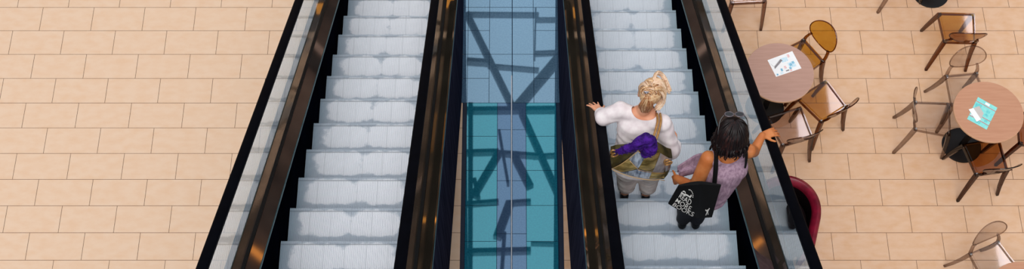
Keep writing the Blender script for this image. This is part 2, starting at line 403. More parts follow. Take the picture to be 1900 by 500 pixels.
# roof steel overhead (it shows only as a reflection in the polished inlay) and the far wall of shops
def roofpt(px, py, hr=16.):
    p = at_z(px, py, 0); d = p - V((0, 0, CAMH)); t = hr / -d.z
    return p + V((d.x, d.y, -d.z)) * t
g = Geo()
def beam(a, b, w):
    a, b = roofpt(*a), roofpt(*b); d = (b - a).normalized(); s_ = V((-d.y, d.x, 0)) * (w / 2); z = V((0, 0, .25))
    g.prism([a - s_, b - s_, b + s_, a + s_], [a - s_ + z, b - s_ + z, b + s_ + z, a + s_ + z])
for a, b, w in [((866, 22), (949, 192), .17), ((1034, 104), (958, 194), .17), ((1044, 106), (968, 196), .05), ((868, 23), (1000, 24), .05), ((992, 33), (1060, 33), .035),
                ((992, 96), (1060, 93), .055), ((866, 110), (908, 113), .13), ((905, 119), (1000, 127), .05), ((994, 14), (992, 105), .05),
                ((850, 202), (1060, 200), .14), ((850, 281), (925, 279), .11), ((920, 281), (1000, 287), .10), ((990, 288), (1060, 284), .07),
                ((924, 284), (878, 362), .18), ((873, 190), (872, 520), .13), ((862, 190), (860, 520), .05), ((880, 330), (888, 366), .10), ((968, 206), (1040, 368), .17), ((926, 240), (943, 340), .07), ((953, 284), (984, 345), .20),
                ((946, 374), (922, 440), .22), ((850, 378), (925, 372), .10), ((940, 375), (985, 372), .10), ((850, 466), (985, 463), .14), ((936, 430), (930, 520), .10), ((985, 450), (1060, 452), .05),
                ((1035, 190), (1038, 330), .05)]:
    beam(a, b, w)
tag(g.obj('ceiling', M['steel']), kind='structure')
g = Geo(); g.box((-9, 13, 0), (9, 13.2, 5.4)); tag(g.obj('wall_back', M['dark_wall']), kind='structure')
g = Geo(); g.box((-9, 12.95, 1.04), (9, 13, 1.13)); tag(g.obj('trim_4', M['wall_ledge']), kind='structure')
g = Geo(); g.box((-9, 12.97, 1.16), (9, 13, 1.42)); tag(g.obj('trim_5', M['black_metal']), kind='structure')
g = Geo(); g.box((-1.75, 12.96, 2.32), (-.9, 13, 2.95)); tag(g.obj('trim_6', M['wall_ochre']), kind='structure')
for i, (xa, xb, za, zb) in enumerate([(-1.12, -.84, .40, .66), (.90, 1.10, .66, .82), (-3.12, -2.93, .60, .76), (-1.6, -1.25, 4.02, 4.10), (1.2, 1.5, 4.22, 4.32), (3.9, 4.15, 4.50, 4.62)]):
    g = Geo(); g.box((xa, 12.96, za), (xb, 13.0, zb)); tag(g.obj('window_%d' % (i + 1), M['warm_window']), kind='structure')

for i, (xa, xb, ya, yb) in enumerate([(8.70, 9.7, 14.9, 16.8), (7.78, 8.2, 14.2, 15.05), (6.3, 7.1, 18.2, 19.2), (12.82, 13.4, 17.4, 18.3), (12.62, 13.1, 10.6, 11.4)]):
    g = Geo(); g.box((xa, ya, 16.), (xb, yb, 16.05)); tag(g.obj('window_%d' % (i + 7), M['sky_pane']), kind='structure')

# ------------------------------------------------------------------ ESCALATORS
def make_step(name, mat):
    """one tread: comb of ridges along y, local origin at centre of the front (far) nosing"""
    g = Geo(); n = 110; p = 1.0 / n; dep = .40; h = .009
    prof = []
    for i in range(n):
        x = -.5 + i * p
        prof += [(x, -h), (x + p * .42, -h), (x + p * .42, 0), (x + p, 0)]
    for (xa, za), (xb, zb) in zip(prof[:-1], prof[1:]):
        top = 0 if (za == 0 and zb == 0) else 1
        yo = 0.0 if top == 0 else -.004
        g.quad((xa, -dep, za), (xb, -dep, zb), (xb, yo, zb), (xa, yo, za), 0 if (top == 0 or za != zb) else 1)
        if top == 0:   # tooth end and riser rib
            g.add([(xa, 0, 0), (xb, 0, 0), (xb, .004, -.03), (xa, .004, -.03), (xa, -.03, -.225), (xb, -.03, -.225)], [(0, 3, 2, 1), (3, 4, 5, 2)], 0)
    g.quad((-.5, -.006, -h), (.5, -.006, -h), (.5, -.05, -.225), (-.5, -.05, -.225), 1)
    g.quad((-.5, -dep, -h), (-.5, -.006, -h), (-.5, -.05, -.225), (-.5, -dep, -.225), 1)
    g.quad((.5, -dep, -h), (.5, -.006, -h), (.5, -.05, -.225), (.5, -dep, -.225), 1)
    return g.mesh(name, [mat, M['groove']])
def sweep(g, xs_h, path, mi=0):
    """extrude a cross-section [(x, h)] along path [(y, zbase)]"""
    g.loft([[(x, y, z + h) for x, h in xs_h] for y, z in path], True, mi)
YA, YE = -1.2, 8.25                       # near (upper) end, lower end of the incline
def slope(h, y1=YE): return [(YA, nose_z(YA)), (y1, nose_z(y1))]
FLOOR_Y = (CAMH - HN) / T                 # nosing line meets the floor here
def full_path(): return [(YA, nose_z(YA)), (8.2, nose_z(8.2)), (8.5, .04), (9.3, .0)]
def escalator(xc, phase, mat_key, label, inner):
    """inner = sign of the side that faces the middle of the hall"""
    root = empty('escalator', (xc, FLOOR_Y, 0)); tag(root, label, 'escalator')
    R = lambda geo, name, mat, **kw: fix(geo.obj(name, mat, root, **kw))
    off = V((xc, FLOOR_Y, 0))
    def fix(o): o.data.transform(Matrix.Translation(-off)); return o
    me = make_step('step', M[mat_key])
    k = -3
    while True:
        y = phase - .396 * k
        if y < YA + .4: break
        z = CAMH - HN - T * y
        if z > .02: link('step', me, root, (0, y - FLOOR_Y, z))
        k += 1
    g = Geo(); g.box((xc - .5, 8.35, -.004), (xc + .5, 10.2, .012)); R(g, 'landing_plate', M['screw'])
    fp = full_path()
    for s in (-1, 1):
        xg = xc + s * .62
        # glass, base channel
        gl = Geo(); sweep(gl, [(xg - .006, .30), (xg + .006, .30), (xg + .006, 1.02), (xg - .006, 1.02)], fp); go = R(gl, 'glass_panel', M['glass'])
        g = Geo(); sweep(g, [(xg - .019, .29), (xg + .019, .29), (xg + .019, .338), (xg - .019, .338)], fp); ch = R(g, 'base_channel', M['black_channel'])
        # handrail: rounded D section with a return loop at the lower end
        hp = [(YA, nose_z(YA)), (8.0, nose_z(8.0)), (8.25, .09), (8.6, .0), (9.25, .0)]
        sec = []
        for i in range(16):
            a = 2 * PI * i / 16; sec.append((xg + .039 * math.copysign(abs(math.cos(a)) ** .6, math.cos(a)), 1.034 + .02 * math.copysign(abs(math.sin(a)) ** .6, math.sin(a))))
        g = Geo(); sweep(g, sec, hp)
        loop = [V((xg, 9.25 + .24 * math.sin(t), .80 + .234 * math.cos(t))) for t in [PI * q / 10 for q in range(11)]]
        g.tube(loop, .034, 10); R(g, 'handrail', M['rubber'], autosmooth=.7)
        # inner deck slopes towards the steps, thin bright edge strip, skirt below it
        xi, xe = xg - s * .02, xc + s * .509
        g = Geo(); sweep(g, [(xi, .322), (xe, .272), (xe, .262), (xi, .310)], fp); dk = R(g, 'inner_deck', M['bronze_left'])
        g = Geo(); sweep(g, [(xe + s * .003, .278), (xe - s * .004, .274), (xe - s * .004, .262), (xe + s * .003, .264)], fp); R(g, 'edge_strip', M['edge_trim'])
        g = Geo(); sweep(g, [(xc + s * .506, .264), (xc + s * .512, .264), (xc + s * .512, -.30), (xc + s * .506, -.30)], [(YA, nose_z(YA)), (8.2, nose_z(8.2))]); R(g, 'skirt_panel', M['skirt'])
        # outer deck and truss cladding
        xo = xg + s * .126; xa = xg + s * .02
        g = Geo(); sweep(g, [(xa, .320), (xo, .320), (xo, .300), (xa, .300)], fp); R(g, 'outer_deck', M['bronze_outer'])
        g = Geo(); sweep(g, [(xo + s * .001, .322), (xo + s * .006, .322), (xo + s * .006, .296), (xo + s * .001, .296)], fp); R(g, 'edge_strip', M['edge_trim'])
        g = Geo()
        y = YA; w = 1.25
        while y < 9.2:                    # cladding panels with narrow joints
            y2 = min(y + w, 9.3)
            top = lambda q: max(nose_z(q), 0) + .30
            bot = lambda q: max(nose_z(q) - 1.12, .001)
            for k_ in range(4):
                q1 = y + .004 + (y2 - y - .008) * k_ / 4; q2 = y + .004 + (y2 - y - .008) * (k_ + 1) / 4
                if k_ == 0: q1 = y + .004
                g.prism([(xo - .008, q1, bot(q1)), (xo + .008, q1, bot(q1)), (xo + .008, q2, bot(q2)), (xo - .008, q2, bot(q2))],
                        [(xo - .008, q1, top(q1)), (xo + .008, q1, top(q1)), (xo + .008, q2, top(q2)), (xo - .008, q2, top(q2))])
            y = y2
        R(g, 'side_cladding', M['cladding'])
    g = Geo(); ysof = FLOOR_Y - 1.15 / T
    g.loft([[(xc - .74, q, nose_z(q) - 1.12), (xc + .74, q, nose_z(q) - 1.12), (xc + .74, q, nose_z(q) - 1.08), (xc - .74, q, nose_z(q) - 1.08)] for q in (YA, ysof)]); R(g, 'soffit', M['cladding'])
    return root
XL, XR = -1.324, 1.289
escalator(XL, 6.98, 'tread_left', 'left escalator with empty bright silver steps and black handrails', 1)
escalator(XR, 7.102, 'tread_right', 'right escalator carrying two women down its silver steps', -1)

# ------------------------------------------------------------------ CHAIRS
def chair_proto(mat, legmat):
    root = empty('cafe_chair')
    # seat: rounded trapezoid plate with a shallow rim
    def outline(gr, z):
        pts = []
        cs = [(.205, .20), (-.205, .20), (-.178, -.19), (.178, -.19)]; r = .035
        for i, (x, y) in enumerate(cs):
            a0 = [0, 90, 180, 270][i]
            cx, cy = x - math.copysign(r, x), y - math.copysign(r, y)
            for q in range(5):
                a = math.radians(a0 + 22.5 * q); pts.append((cx + (r + gr) * math.cos(a), cy + (r + gr) * math.sin(a) + (.012 * (1 - (x / .205) ** 2)), z))
        return pts
    g = Geo()
    g.loft([outline(-.012, .448), outline(0, .452), outline(0, .462), outline(-.014, .462), outline(-.03, .456)], True)
    g.obj('seat', mat, root, autosmooth=.2)
    g = Geo(); g.loft([outline(.0, .450), outline(.0, .418), outline(-.010, .418), outline(-.010, .450)], False); g.obj('seat_rail', legmat, root)
    for s in (-1, 1):
        g = Geo(); g.loft([[V(c) + V(o_) for o_ in ((w, w, 0), (-w, w, 0), (-w, -w, 0), (w, -w, 0))] for c, w in
                  (((s * .186, .182, .452), .022), ((s * .198, .215, .30), .021), ((s * .212, .245, .14), .0185), ((s * .224, .268, 0), .015))]); g.obj('leg', legmat, root, bevel=.004)
        g = Geo(); g.loft([[V(c) + V(o_) for o_ in ((w, w, 0), (-w, w, 0), (-w, -w, 0), (w, -w, 0))] for c, w in
                  (((s * .168, -.175, .452), .022), ((s * .182, -.195, .30), .021), ((s * .203, -.226, .14), .0185), ((s * .226, -.262, 0), .015))]); g.obj('leg', legmat, root, bevel=.004)
    # oval back carried on two short posts
    def bp(u, v):                          # u,v in the oval's own plane (m)
        z = .668 + v; lean = -.205 - (z - .46) * .30
        return V((u, lean + 1.05 * u * u, z))
    g = Geo()
    nr, ns = 5, 40
    rings_f = [[bp(.196 * r / nr * math.cos(2 * PI * i / ns), .136 * r / nr * math.sin(2 * PI * i / ns)) for i in range(ns)] for r in range(1, nr + 1)]
    d = V((0, -.010, -.003))
    rings = [rings_f[0]] + rings_f[1:] + [[p + d for p in rr] for rr in rings_f[::-1]]
    g.loft(rings, True); back = g.obj('backrest', mat, root, autosmooth=.8)
    g = Geo(); rim = [bp(.197 * math.cos(2 * PI * i / 48), .137 * math.sin(2 * PI * i / 48)) + d * .5 for i in range(49)]
    g.tube(rim, .0065, 6); g.obj('back_rim', legmat, back)
    for s in (-1, 1):
        g = Geo(); top = bp(s * .138, -.096) + d * .5
        g.loft([[V(c) + V(o_) for o_ in ((w, .013, 0), (-w, .013, 0), (-w, -.013, 0), (w, -.013, 0))] for c, w in (((s * .168, -.18, .44), .017), ((s * .166, -.198, .50), .016), ((s * .152, -.222, .55), .014), (top, .014))])
        g.obj('back_post', legmat, root, bevel=.003)
        g = Geo(); g.box((s * .168 - .011, -.186, .4625), (s * .168 + .011, -.164, .4655)); g.obj('corner_plate', M['screw'], root)
    return root
protos = {}
CH = [  # x, y, facing(dx,dy), kind, label
    (3.20, 6.70, (-.83, -.557), 'amber', 'amber plastic chair with flat oval back above the round table with the white leaflet'),
    (3.39, 6.14, (-.554, .831), 'amber', 'amber plastic chair with white glare on its seat, below the oval-backed amber chair'),
    (3.01, 5.83, (-.317, .948), 'smoke', 'smoky clear chair beside the escalator handrail, below the table with the white leaflet'),
    (2.665, 7.63, (.06, -1), 'smoke', 'smoky clear chair cut off by the top edge, next to the right escalator'),
    (4.50, 7.90, (.97, .243), 'clear', 'colourless chair at the top edge of which only the thin pale legs show'),
    (4.995, 7.09, (.03, 1), 'amber', 'dark amber chair near the top right, its back to the table with the teal menu'),
    (4.965, 6.31, (.11, -.99), 'clear', 'colourless chair with clear oval back on the far side of the teal menu table'),
    (4.545, 5.95, (.99, -.13), 'clear', 'colourless chair on the left of the teal menu table'),
    (5.065, 5.46, (-.17, .985), 'brown', 'dark brown plastic chair on the near side of the teal menu table'),
    (5.66, 5.80, (-1, .10), 'brown', 'brown plastic chair right of the teal menu table, cut off by the picture edge'),
    (4.95, 4.245, (.40, -.916), 'clear', 'colourless chair at the bottom right corner beside an orange-brown table'),
]
for x, y, (dx, dy), kind, lab in CH:
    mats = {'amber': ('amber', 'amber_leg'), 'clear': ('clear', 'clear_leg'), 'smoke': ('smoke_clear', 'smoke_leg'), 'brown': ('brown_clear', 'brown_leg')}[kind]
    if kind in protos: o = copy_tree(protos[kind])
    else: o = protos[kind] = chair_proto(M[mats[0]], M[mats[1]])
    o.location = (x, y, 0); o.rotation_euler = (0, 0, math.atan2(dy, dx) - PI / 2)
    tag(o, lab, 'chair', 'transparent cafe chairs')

# ------------------------------------------------------------------ TABLES
def table(x, y, top, label):
    root = empty('round_table', (x, y, 0)); tag(root, label, 'table', 'round cafe tables')
    g = Geo(); n = 64; rr = [(.357, .712), (.367, .718), (.367, .736), (.364, .74)]
    g.loft([[(r * math.cos(2 * PI * i / n), r * math.sin(2 * PI * i / n), z) for i in range(n)] for r, z in rr], True)
    for k, f in enumerate(g.f): g.mi[k] = 1
    g.mi[-1] = 0
    g.obj('tabletop', [M[top], M['table_edge']], root, autosmooth=.5)
    g = Geo(); g.disc((0, 0), .034, .02, .70, 24); g.disc((0, 0), .11, .695, .711, 24); g.obj('column', M['black_metal'], root, autosmooth=.6)
    g = Geo(); g.loft([[(r * math.cos(2 * PI * i / 48), r * math.sin(2 * PI * i / 48), z) for i in range(48)] for r, z in ((.218, 0), (.218, .008), (.20, .015), (.06, .024))], True); g.obj('base', M['black_metal'], root, autosmooth=.6)
table(2.866, 6.335, 'laminate_pink', 'round pinkish wood table with the white leaflet, beside the escalator')
table(5.028, 5.852, 'laminate', 'round wood table with the teal menu on it')
table(4.958, 7.90, 'laminate', 'round table at the top edge of which only the black foot shows')
table(5.07, 3.77, 'laminate', 'orange-brown round table just entering at the bottom right corner')

# papers on the tables
def flat(name, corners, z, mat, parent=None, th=.0012, base=None):
    g = Geo(); b = V(base) if base is not None else V((0, 0, 0))
    lo = [at_z(px, py, z) - b for px, py in corners]
    g.prism(lo, [p + V((0, 0, th)) for p in lo]); return g.obj(name, mat, parent)
def uvq(c, u0, v0, u1, v1):
    """sub-rectangle of a quad given as 4 pixel corners"""
    def P(u, v):
        a = (c[0][0] * (1 - u) + c[1][0] * u, c[0][1] * (1 - u) + c[1][1] * u); b = (c[3][0] * (1 - u) + c[2][0] * u, c[3][1] * (1 - u) + c[2][1] * u)
        return (a[0] * (1 - v) + b[0] * v, a[1] * (1 - v) + b[1] * v)
    return [P(u0, v0), P(u1, v0), P(u1, v1), P(u0, v1)]
LC = [(1424, 112), (1470, 95), (1487, 127), (1440, 143)]
b0 = at_z(1455, 119, .7405)
root = empty('leaflet', b0); tag(root, 'white leaflet printed with small blue and pink pictures on the pinkish table', 'leaflet')
flat('sheet', LC, .7405, M['paper'], root, base=b0)
for i_, (uv, mt) in enumerate([((.46, .16, .70, .40), 'ink_blue'), ((.62, .50, .88, .80), 'ink_blue'), ((.66, .56, .76, .70), 'ink_deep'), ((.78, .50, .86, .62), 'ink_deep'), ((.60, .74, .68, .86), 'ink_deep'),
               ((.28, .66, .35, .82), 'ink_deep'), ((.06, .86, .12, .95), 'ink_deep'), ((.44, .60, .52, .74), 'ink_pink'), ((.74, .08, .82, .24), 'ink_pink'), ((.58, .86, .66, .96), 'ink_pink'), ((.22, .86, .32, .94), 'ink_blue'), ((.44, .84, .56, .9), 'ink_grey')]):
    flat('printed_picture', uvq(LC, *uv), .7418 + .0002 * i_, M[mt], root, th=.0003, base=b0)
cq = [(1429, 118), (1444, 104), (1453, 110), (1438, 128)]
b1 = at_z(1440, 116, .7455)
root = empty('folded_card', b1); tag(root, 'small white and grey folded slip lying on the white leaflet', 'card')
flat('card_cover', [(1430, 119), (1445, 104), (1449, 107), (1436, 124)], .7455, M['paper'], root, base=b1, th=.002)
flat('card_flap', [(1437, 124), (1448, 110), (1452, 112), (1438, 128)], .7455, M['ink_grey'], root, base=b1, th=.002)
TC = [(1814.6, 180.4), (1850.6, 200.4), (1830.6, 241.2), (1794.3, 221.2)]
b2 = at_z(1822, 211, .7405)
root = empty('menu_card', b2); tag(root, 'teal paper menu with red rules on the round wood table at right', 'menu')
flat('sheet', TC, .7405, M['teal_paper'], root, base=b2)
for uv, mt in [((0, .155, 1, .18), 'ink_red'), ((0, .62, 1, .645), 'ink_red'), ((.0, .80, 1, .825), 'ink_red'), ((.42, .03, .64, .12), 'paper'), ((.05, .22, .34, .40), 'teal_deep'), ((.62, .28, .80, .38), 'teal_deep'),
               ((.62, .44, .78, .52), 'teal_deep'), ((.72, .66, .86, .76), 'teal_deep'), ((.40, .84, .6, .94), 'teal_deep'), ((.05, .70, .30, .78), 'paper')]:
    flat('printed_panel', uvq(TC, *uv), .7418, M[mt], root, th=.0003, base=b2)
b3 = at_z(1812, 212, .744)
root = empty('folded_card', b3); tag(root, 'white and grey folded card lying on the teal menu', 'card')
flat('card_cover', [(1797, 203.5), (1806, 201), (1820, 222), (1812, 226.5)], .744, M['paper'], root, base=b3, th=.003)
flat('card_flap', [(1806, 201), (1817, 197), (1825, 211), (1820, 222)], .744, M['grey_card'], root, base=b3, th=.002)

# ------------------------------------------------------------------ MAROON TUB CHAIR
root = empty('tub_chair', (2.80, 4.73, 0), math.radians(-14)); tag(root, 'maroon leather tub chair behind the right escalator handrail', 'armchair')
def upath(w, front, back, n=28):
    pts = [(w, -front)]
    for i in range(n + 1):
        a = PI * i / n; pts.append((w * math.cos(a), back * math.sin(a)))
    pts.append((-w, -front)); return pts
g = Geo()
pth = upath(.315, .30, .345)
for ring_side in (0,):
    rings = []
    for i, (x, y) in enumerate(pth):
        a = V(pth[max(i - 1, 0)]); b = V(pth[min(i + 1, len(pth) - 1)]); d = (b - a).normalized(); nrm = V((d.y, -d.x))   # outward
        hgt = .74 - (.06 if y < 0 else 0) * min(1, -y / .3) if y < 0 else .74
        ring = [(.035, .10), (.042, .40), (.050, hgt - .07), (.036, hgt - .015), (0, hgt + .005), (-.036, hgt - .015), (-.048, hgt - .07), (-.030, .44), (-.02, .40), (-.02, .10)]
        rings.append([(x + nrm.x * o_, y + nrm.y * o_, z) for o_, z in ring])
    g.loft(rings, True)
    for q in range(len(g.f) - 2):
        if q % 10 in (6, 7, 8): g.mi[q] = 1  # inner shell faces take the colour with shade painted in
g.obj('shell', [M['maroon'], M['maroon_shade']], root, autosmooth=.9)
g = Geo(); c_ = [(x * .90, y * .90) for x, y in upath(.315, .345, .345)]
g.loft([[(x * k, y * k, z) for x, y in c_] for k, z in ((.96, .28), (1, .32), (1, .42), (.95, .45))], True); g.obj('seat_cushion', M['maroon_shade'], root, autosmooth=.7)
for x, y in ((.24, -.22), (-.24, -.22), (.2, .22), (-.2, .22)):
    g = Geo(); g.bar((x, y, .285), (x * 1.05, y * 1.05, 0), .04, .028); g.obj('leg', M['black_metal'], root)

# ------------------------------------------------------------------ PEOPLE
def rot_about(v, axis, ang): return Matrix.Rotation(ang, 3, axis) @ v
def hand(g, wrist, d, u, thumb, curl=.35, spread=.16, sc=1.0):
    """palm, four unequal bent fingers and a thumb; d = finger direction, u = back of hand, thumb = +-1 side"""
    d = V(d).normalized(); u = V(u); u = (u - d * u.dot(d)).normalized(); s = d.cross(u) * thumb; w = V(wrist)
    for o_ in (-.026, -.009, .009, .026):
        g.cap(w + s * o_ * .55 * sc, .016 * sc, w + d * .082 * sc + s * o_ * sc, .0125 * sc)
    for i, (o_, L) in enumerate(((.030, .070), (.0105, .078), (-.0105, .072), (-.030, .056))):
        p = w + d * .082 * sc + s * o_ * sc; dd = (d + s * spread * (1.5 - i) * .9).normalized(); ax = dd.cross(u)
        r0 = .0086 * sc
        for seg, fr in enumerate((.46, .30, .24)):
            dd = rot_about(dd, ax, -curl * (.6 if seg == 0 else 1.0)); q = p + dd * L * fr * sc
            g.cap(p, r0, q, r0 * .9); r0 *= .9; p = q
    p = w + d * .026 * sc + s * .026 * sc; dd = (d * .62 + s * .78 - u * .15).normalized()
    q = p + dd * .038 * sc; g.cap(p, .0125 * sc, q, .010 * sc); dd = (dd + d * .5).normalized(); r_ = q + dd * .032 * sc; g.cap(q, .010 * sc, r_, .008 * sc)
def head(g, c, fwd, tilt_up, sc=1.0):
    """skull, jaw, nose, brow, lips, ears; returns the frame"""
    f = V(fwd).normalized(); u = V(tilt_up); u = (u - f * u.dot(f)).normalized(); r = f.cross(u); c = V(c)
    P = lambda a, b, h: c + r * a * sc + f * b * sc + u * h * sc
    g.cap(P(0, -.018, .03), (.076 * sc,) * 3, P(0, .02, .03), (.072 * sc,) * 3)
    g.cap(P(0, .03, .0), .062 * sc, P(0, .052, -.085), .028 * sc)
    g.cap(P(-.03, .02, -.05), .034 * sc, P(.03, .02, -.05), .034 * sc)
    g.cap(P(0, .092, .005), .008 * sc, P(0, .106, -.028), .0125 * sc)
    g.cap(P(-.032, .078, .026), .011 * sc, P(.032, .078, .026), .011 * sc)
    g.cap(P(-.018, .083, -.058), .0075 * sc, P(.018, .083, -.058), .0075 * sc)
    g.cap(P(-.016, .081, -.069), .008 * sc, P(.016, .081, -.069), .008 * sc)
    for s in (-1, 1):
        g.cap(P(s * .076, -.008, .018), (.012 * sc, .018 * sc, .018 * sc), P(s * .075, .0, -.022), (.009 * sc, .012 * sc, .012 * sc))
        g.cap(P(s * .031, .074, .004), .0135 * sc, P(s * .031, .0745, .004), .0135 * sc)
    return P
def face_paint(P):
    ew = [P(s * .031, .090, .004) for s in (-1, 1)]; mo = P(0, .092, -.063)
    def f(co):
        for e in ew:
            dd = (co - e).length
            if dd < .0075: return 2
            if dd < .0125: return 1
        if (co - mo).length < .021 and abs((co - mo).z) < .012: return 3
        return 0
    return f
def strand(g, pts, r, n=6, mi=0):
    """smooth tapering lock through control points"""
    pts = [V(p) for p in pts]; out = []
    for i in range(len(pts) - 1):
        p0 = pts[max(i - 1, 0)]; p1 = pts[i]; p2 = pts[i + 1]; p3 = pts[min(i + 2, len(pts) - 1)]
        for k in range(4):
            t = k / 4; out.append(.5 * ((2 * p1) + (p2 - p0) * t + (2 * p0 - 5 * p1 + 4 * p2 - p3) * t * t + (3 * p1 - p0 - 3 * p2 + p3) * t ** 3))
    out.append(pts[-1]); m = len(out)
    g.tube(out, [r * (.55 + .6 * math.sin(PI * min(1, (i + 1.2) / (m + .6)))) for i in range(m)], n, mi)

# ---- first woman: white top, cream trousers
B = V((1.04, 4.11, 2.37))
w1 = empty('person', B); tag(w1, 'woman with blond pinned-up hair and white top, left hand on the escalator handrail', 'person')
neck = V((.972, 4.125, 3.735)); hd = V((1.000, 4.150, 3.872))
shL, shR = V((.805, 4.135, 3.675)), V((1.118, 4.045, 3.645))
elL, wrL = at_z(1120, 219, 3.60), at_z(1113, 207, 3.515)
elR, wrR = V((1.215, 3.955, 3.39)), V((1.262, 4.06, 3.32))
chest = V((.965, 4.075, 3.58)); waist = V((.98, 4.015, 3.40)); pelvis = V((.99, 3.985, 3.22))
hipL, hipR = V((.905, 4.0, 3.16)), V((1.085, 3.99, 3.16))
knL, knR = V((.945, 4.06, 2.80)), V((1.12, 4.05, 2.80)); anL, anR = V((.955, 4.06, 2.46)), V((1.135, 4.05, 2.46))
g = Geo()
P1 = head(g, hd, (.12, .95, -.28), (.10, .22, 1), 1.0)
g.cap(neck + V((0, -.01, -.02)), (.056, .052, .05), hd + V((-.005, -.02, -.06)), (.048, .05, .05))
g.cap(shL, .05, shR, .05); g.cap(neck + V((0, -.01, -.05)), (.10, .06, .05), chest, (.15, .095, .09))
g.cap(chest, (.155, .10, .10), waist, (.15, .10, .09)); g.cap(waist, (.15, .10, .09), pelvis, (.165, .115, .10))
for sh, el, wr in ((shL, elL, wrL), (shR, elR, wrR)):
    g.cap(sh, .052, el, .042); g.cap(el, .042, wr, .027)
for hp, kn, an in ((hipL, knL, anL), (hipR, knR, anR)):
    g.cap(hp, .088, kn, .055); g.cap(kn + V((0, -.012, -.06)), .056, an, .036)
    g.cap(an, .036, an + V((0, -.01, -.05)), .034); g.cap(an + V((0, -.02, -.062)), .026, an + V((0, .15, -.068)), .022)
hand(g, wrL, (-.40, .86, -.46), (.05, .45, 1), 1, .14, .26)
hand(g, wrR, (.10, .85, -.5), (.9, -.2, .1), 1, .45, .08)
remesh(g, 'body', [M['skin_pale'], M['eye_white'], M['iris'], M['lip']], w1, .0052, 4, .5, base=B, paint=face_paint(P1))
# top with three-quarter sleeves and a wide scooped back neckline
g = Geo()
g.cap(shL + V((.01, 0, -.005)), .068, shR + V((-.01, 0, -.005)), .068); g.cap(neck + V((0, -.01, -.06)), (.14, .072, .05), chest, (.18, .125, .10))
g.cap(chest, (.182, .128, .10), waist, (.185, .13, .09)); g.cap(waist, (.19, .132, .09), pelvis, (.212, .15, .10)); g.cap(pelvis, (.212, .15, .08), pelvis + V((-.002, -.01, -.07)), (.224, .158, .04))
g.cap(shL, .072, elL, .066); g.cap(elL, .066, elL.lerp(wrL, .52), .058)
g.cap(shR, .072, elR, .070); g.cap(elR, .070, elR.lerp(wrR, .50), .066)
NC = neck + V((.012, -.022, .035)); NR = (.112, .098, .098)
def snap_n(c):
    q = c - NC; k = math.sqrt((q.x / NR[0]) ** 2 + (q.y / NR[1]) ** 2 + (q.z / NR[2]) ** 2)
    return NC + q / k if k < 1.3 else V((c.x, c.y, pelvis.z - .10)) if c.z < pelvis.z - .10 + .02 else c
def cut1(c):
    q = c - NC; return (q.x / NR[0]) ** 2 + (q.y / NR[1]) ** 2 + (q.z / NR[2]) ** 2 < 1 or c.z < pelvis.z - .10
def folds(o, amp, f1, f2, seed=0.):
    for v in o.data.vertices:
        c = v.co; w = math.sin(c.x * f1 + 3 * math.sin(c.z * f2 + seed) + c.y * 17) * math.sin(c.z * f2 * 1.7 + c.x * 11 + seed)
        v.co = c + v.normal * amp * w
o = remesh(g, 'white_top', M['white_knit'], w1, .0068, 16, .6, cut=cut1, base=B, snap=snap_n); folds(o, .0045, 24, 22)
g = Geo()
g.cap(pelvis, (.205, .145, .09), hipL + V((.02, 0, 0)), .12); g.cap(pelvis, (.205, .145, .09), hipR + V((-.02, 0, 0)), .12)
for hp, kn, an in ((hipL, knL, anL), (hipR, knR, anR)):
    g.cap(hp, .125, kn, .092); g.cap(kn, .092, an + V((0, 0, .13)), .076)
o = remesh(g, 'trousers', M['cream_cotton'], w1, .009, 5, .5, cut=lambda c: c.z < anL.z + .10, base=B); folds(o, .0032, 22, 20, 1.)
for an in (anL, anR):
    g = Geo(); g.cap(an + V((0, -.025, -.058)), (.036, .036, .032), an + V((0, .14, -.066)), (.036, .03, .022)); g.cap(an + V((0, -.02, -.06)), (.036, .036, .03), an + V((0, -.02, -.02)), .036)
    remesh(g, 'shoe', M['black_shoe'], w1, .007, 3, cut=lambda c: c.z < 2.3705, base=B)
# hair: swept-up volume plus twisted locks round a pinned knot
g = Geo()
H = lambda a, b, h: P1(a, b, h)
g.cap(H(0, -.03, .035), (.084, .08, .078), H(.012, .018, .055), (.084, .08, .07)); g.cap(H(-.01, -.072, .0), (.05, .034, .05), H(-.015, -.055, -.05), (.036, .03, .03))
g.cap(H(.03, .03, .07), (.062, .05, .05), H(.07, .035, .045), (.05, .05, .05)); g.cap(H(.045, .05, .085), .034, H(.02, .075, .075), .034)
remesh(g, 'hair', M['blond'], w1, .006, 5, base=B)
hair = w1.children[-1]
g = Geo(); rnd = random.Random(3)
kc = (-.012, -.082, .055)                  # knot centre at the back of the crown
kc = (-.020, -.070, .085)
for j in range(16):                        # coiled knot
    a0 = rnd.random() * 6; rr = .010 + .0026 * j
    strand(g, [H(kc[0] + rr * 1.2 * math.cos(a0 + t * .9), kc[1] - .022 + .0012 * j + .006 * math.sin(t), kc[2] + rr * math.sin(a0 + t * .9)) - B for t in range(6)], .0055, 5, [0, 1, 2, 0][j % 4])
for j in range(80):                        # locks swept from the sides towards the knot
    a = rnd.uniform(-2.7, 2.6); k0 = rnd.uniform(.9, 1.02)
    pts = [H(.090 * math.sin(a) * k1 * k0 + kc[0] * (1 - k1), .078 * math.cos(a) * k1 * .85 + oy, .052 + oz + .02 * math.cos(a) * 0) - B for k1, oy, oz in ((1.0, -.004, -.022), (1.0, -.014, .018), (.74, -.034, .060), (.36, -.070, .078))]
    strand(g, pts, rnd.uniform(.0045, .0065), 5, rnd.choice([0, 0, 2, 2, 1]))
for j in range(34):                        # nape pulled upward
    x = rnd.uniform(-.056, .050); w_ = rnd.uniform(-.006, .006)
    strand(g, [H(x * .5 - .010, -.066, -.088 - rnd.uniform(0, .03)) - B, H(x - .012 + w_, -.090, -.045) - B, H(x * .85 - .014, -.104, .01) - B, H(kc[0] + x * .35, -.100, .065) - B], rnd.uniform(.0045, .006), 5, rnd.choice([1, 1, 0]))
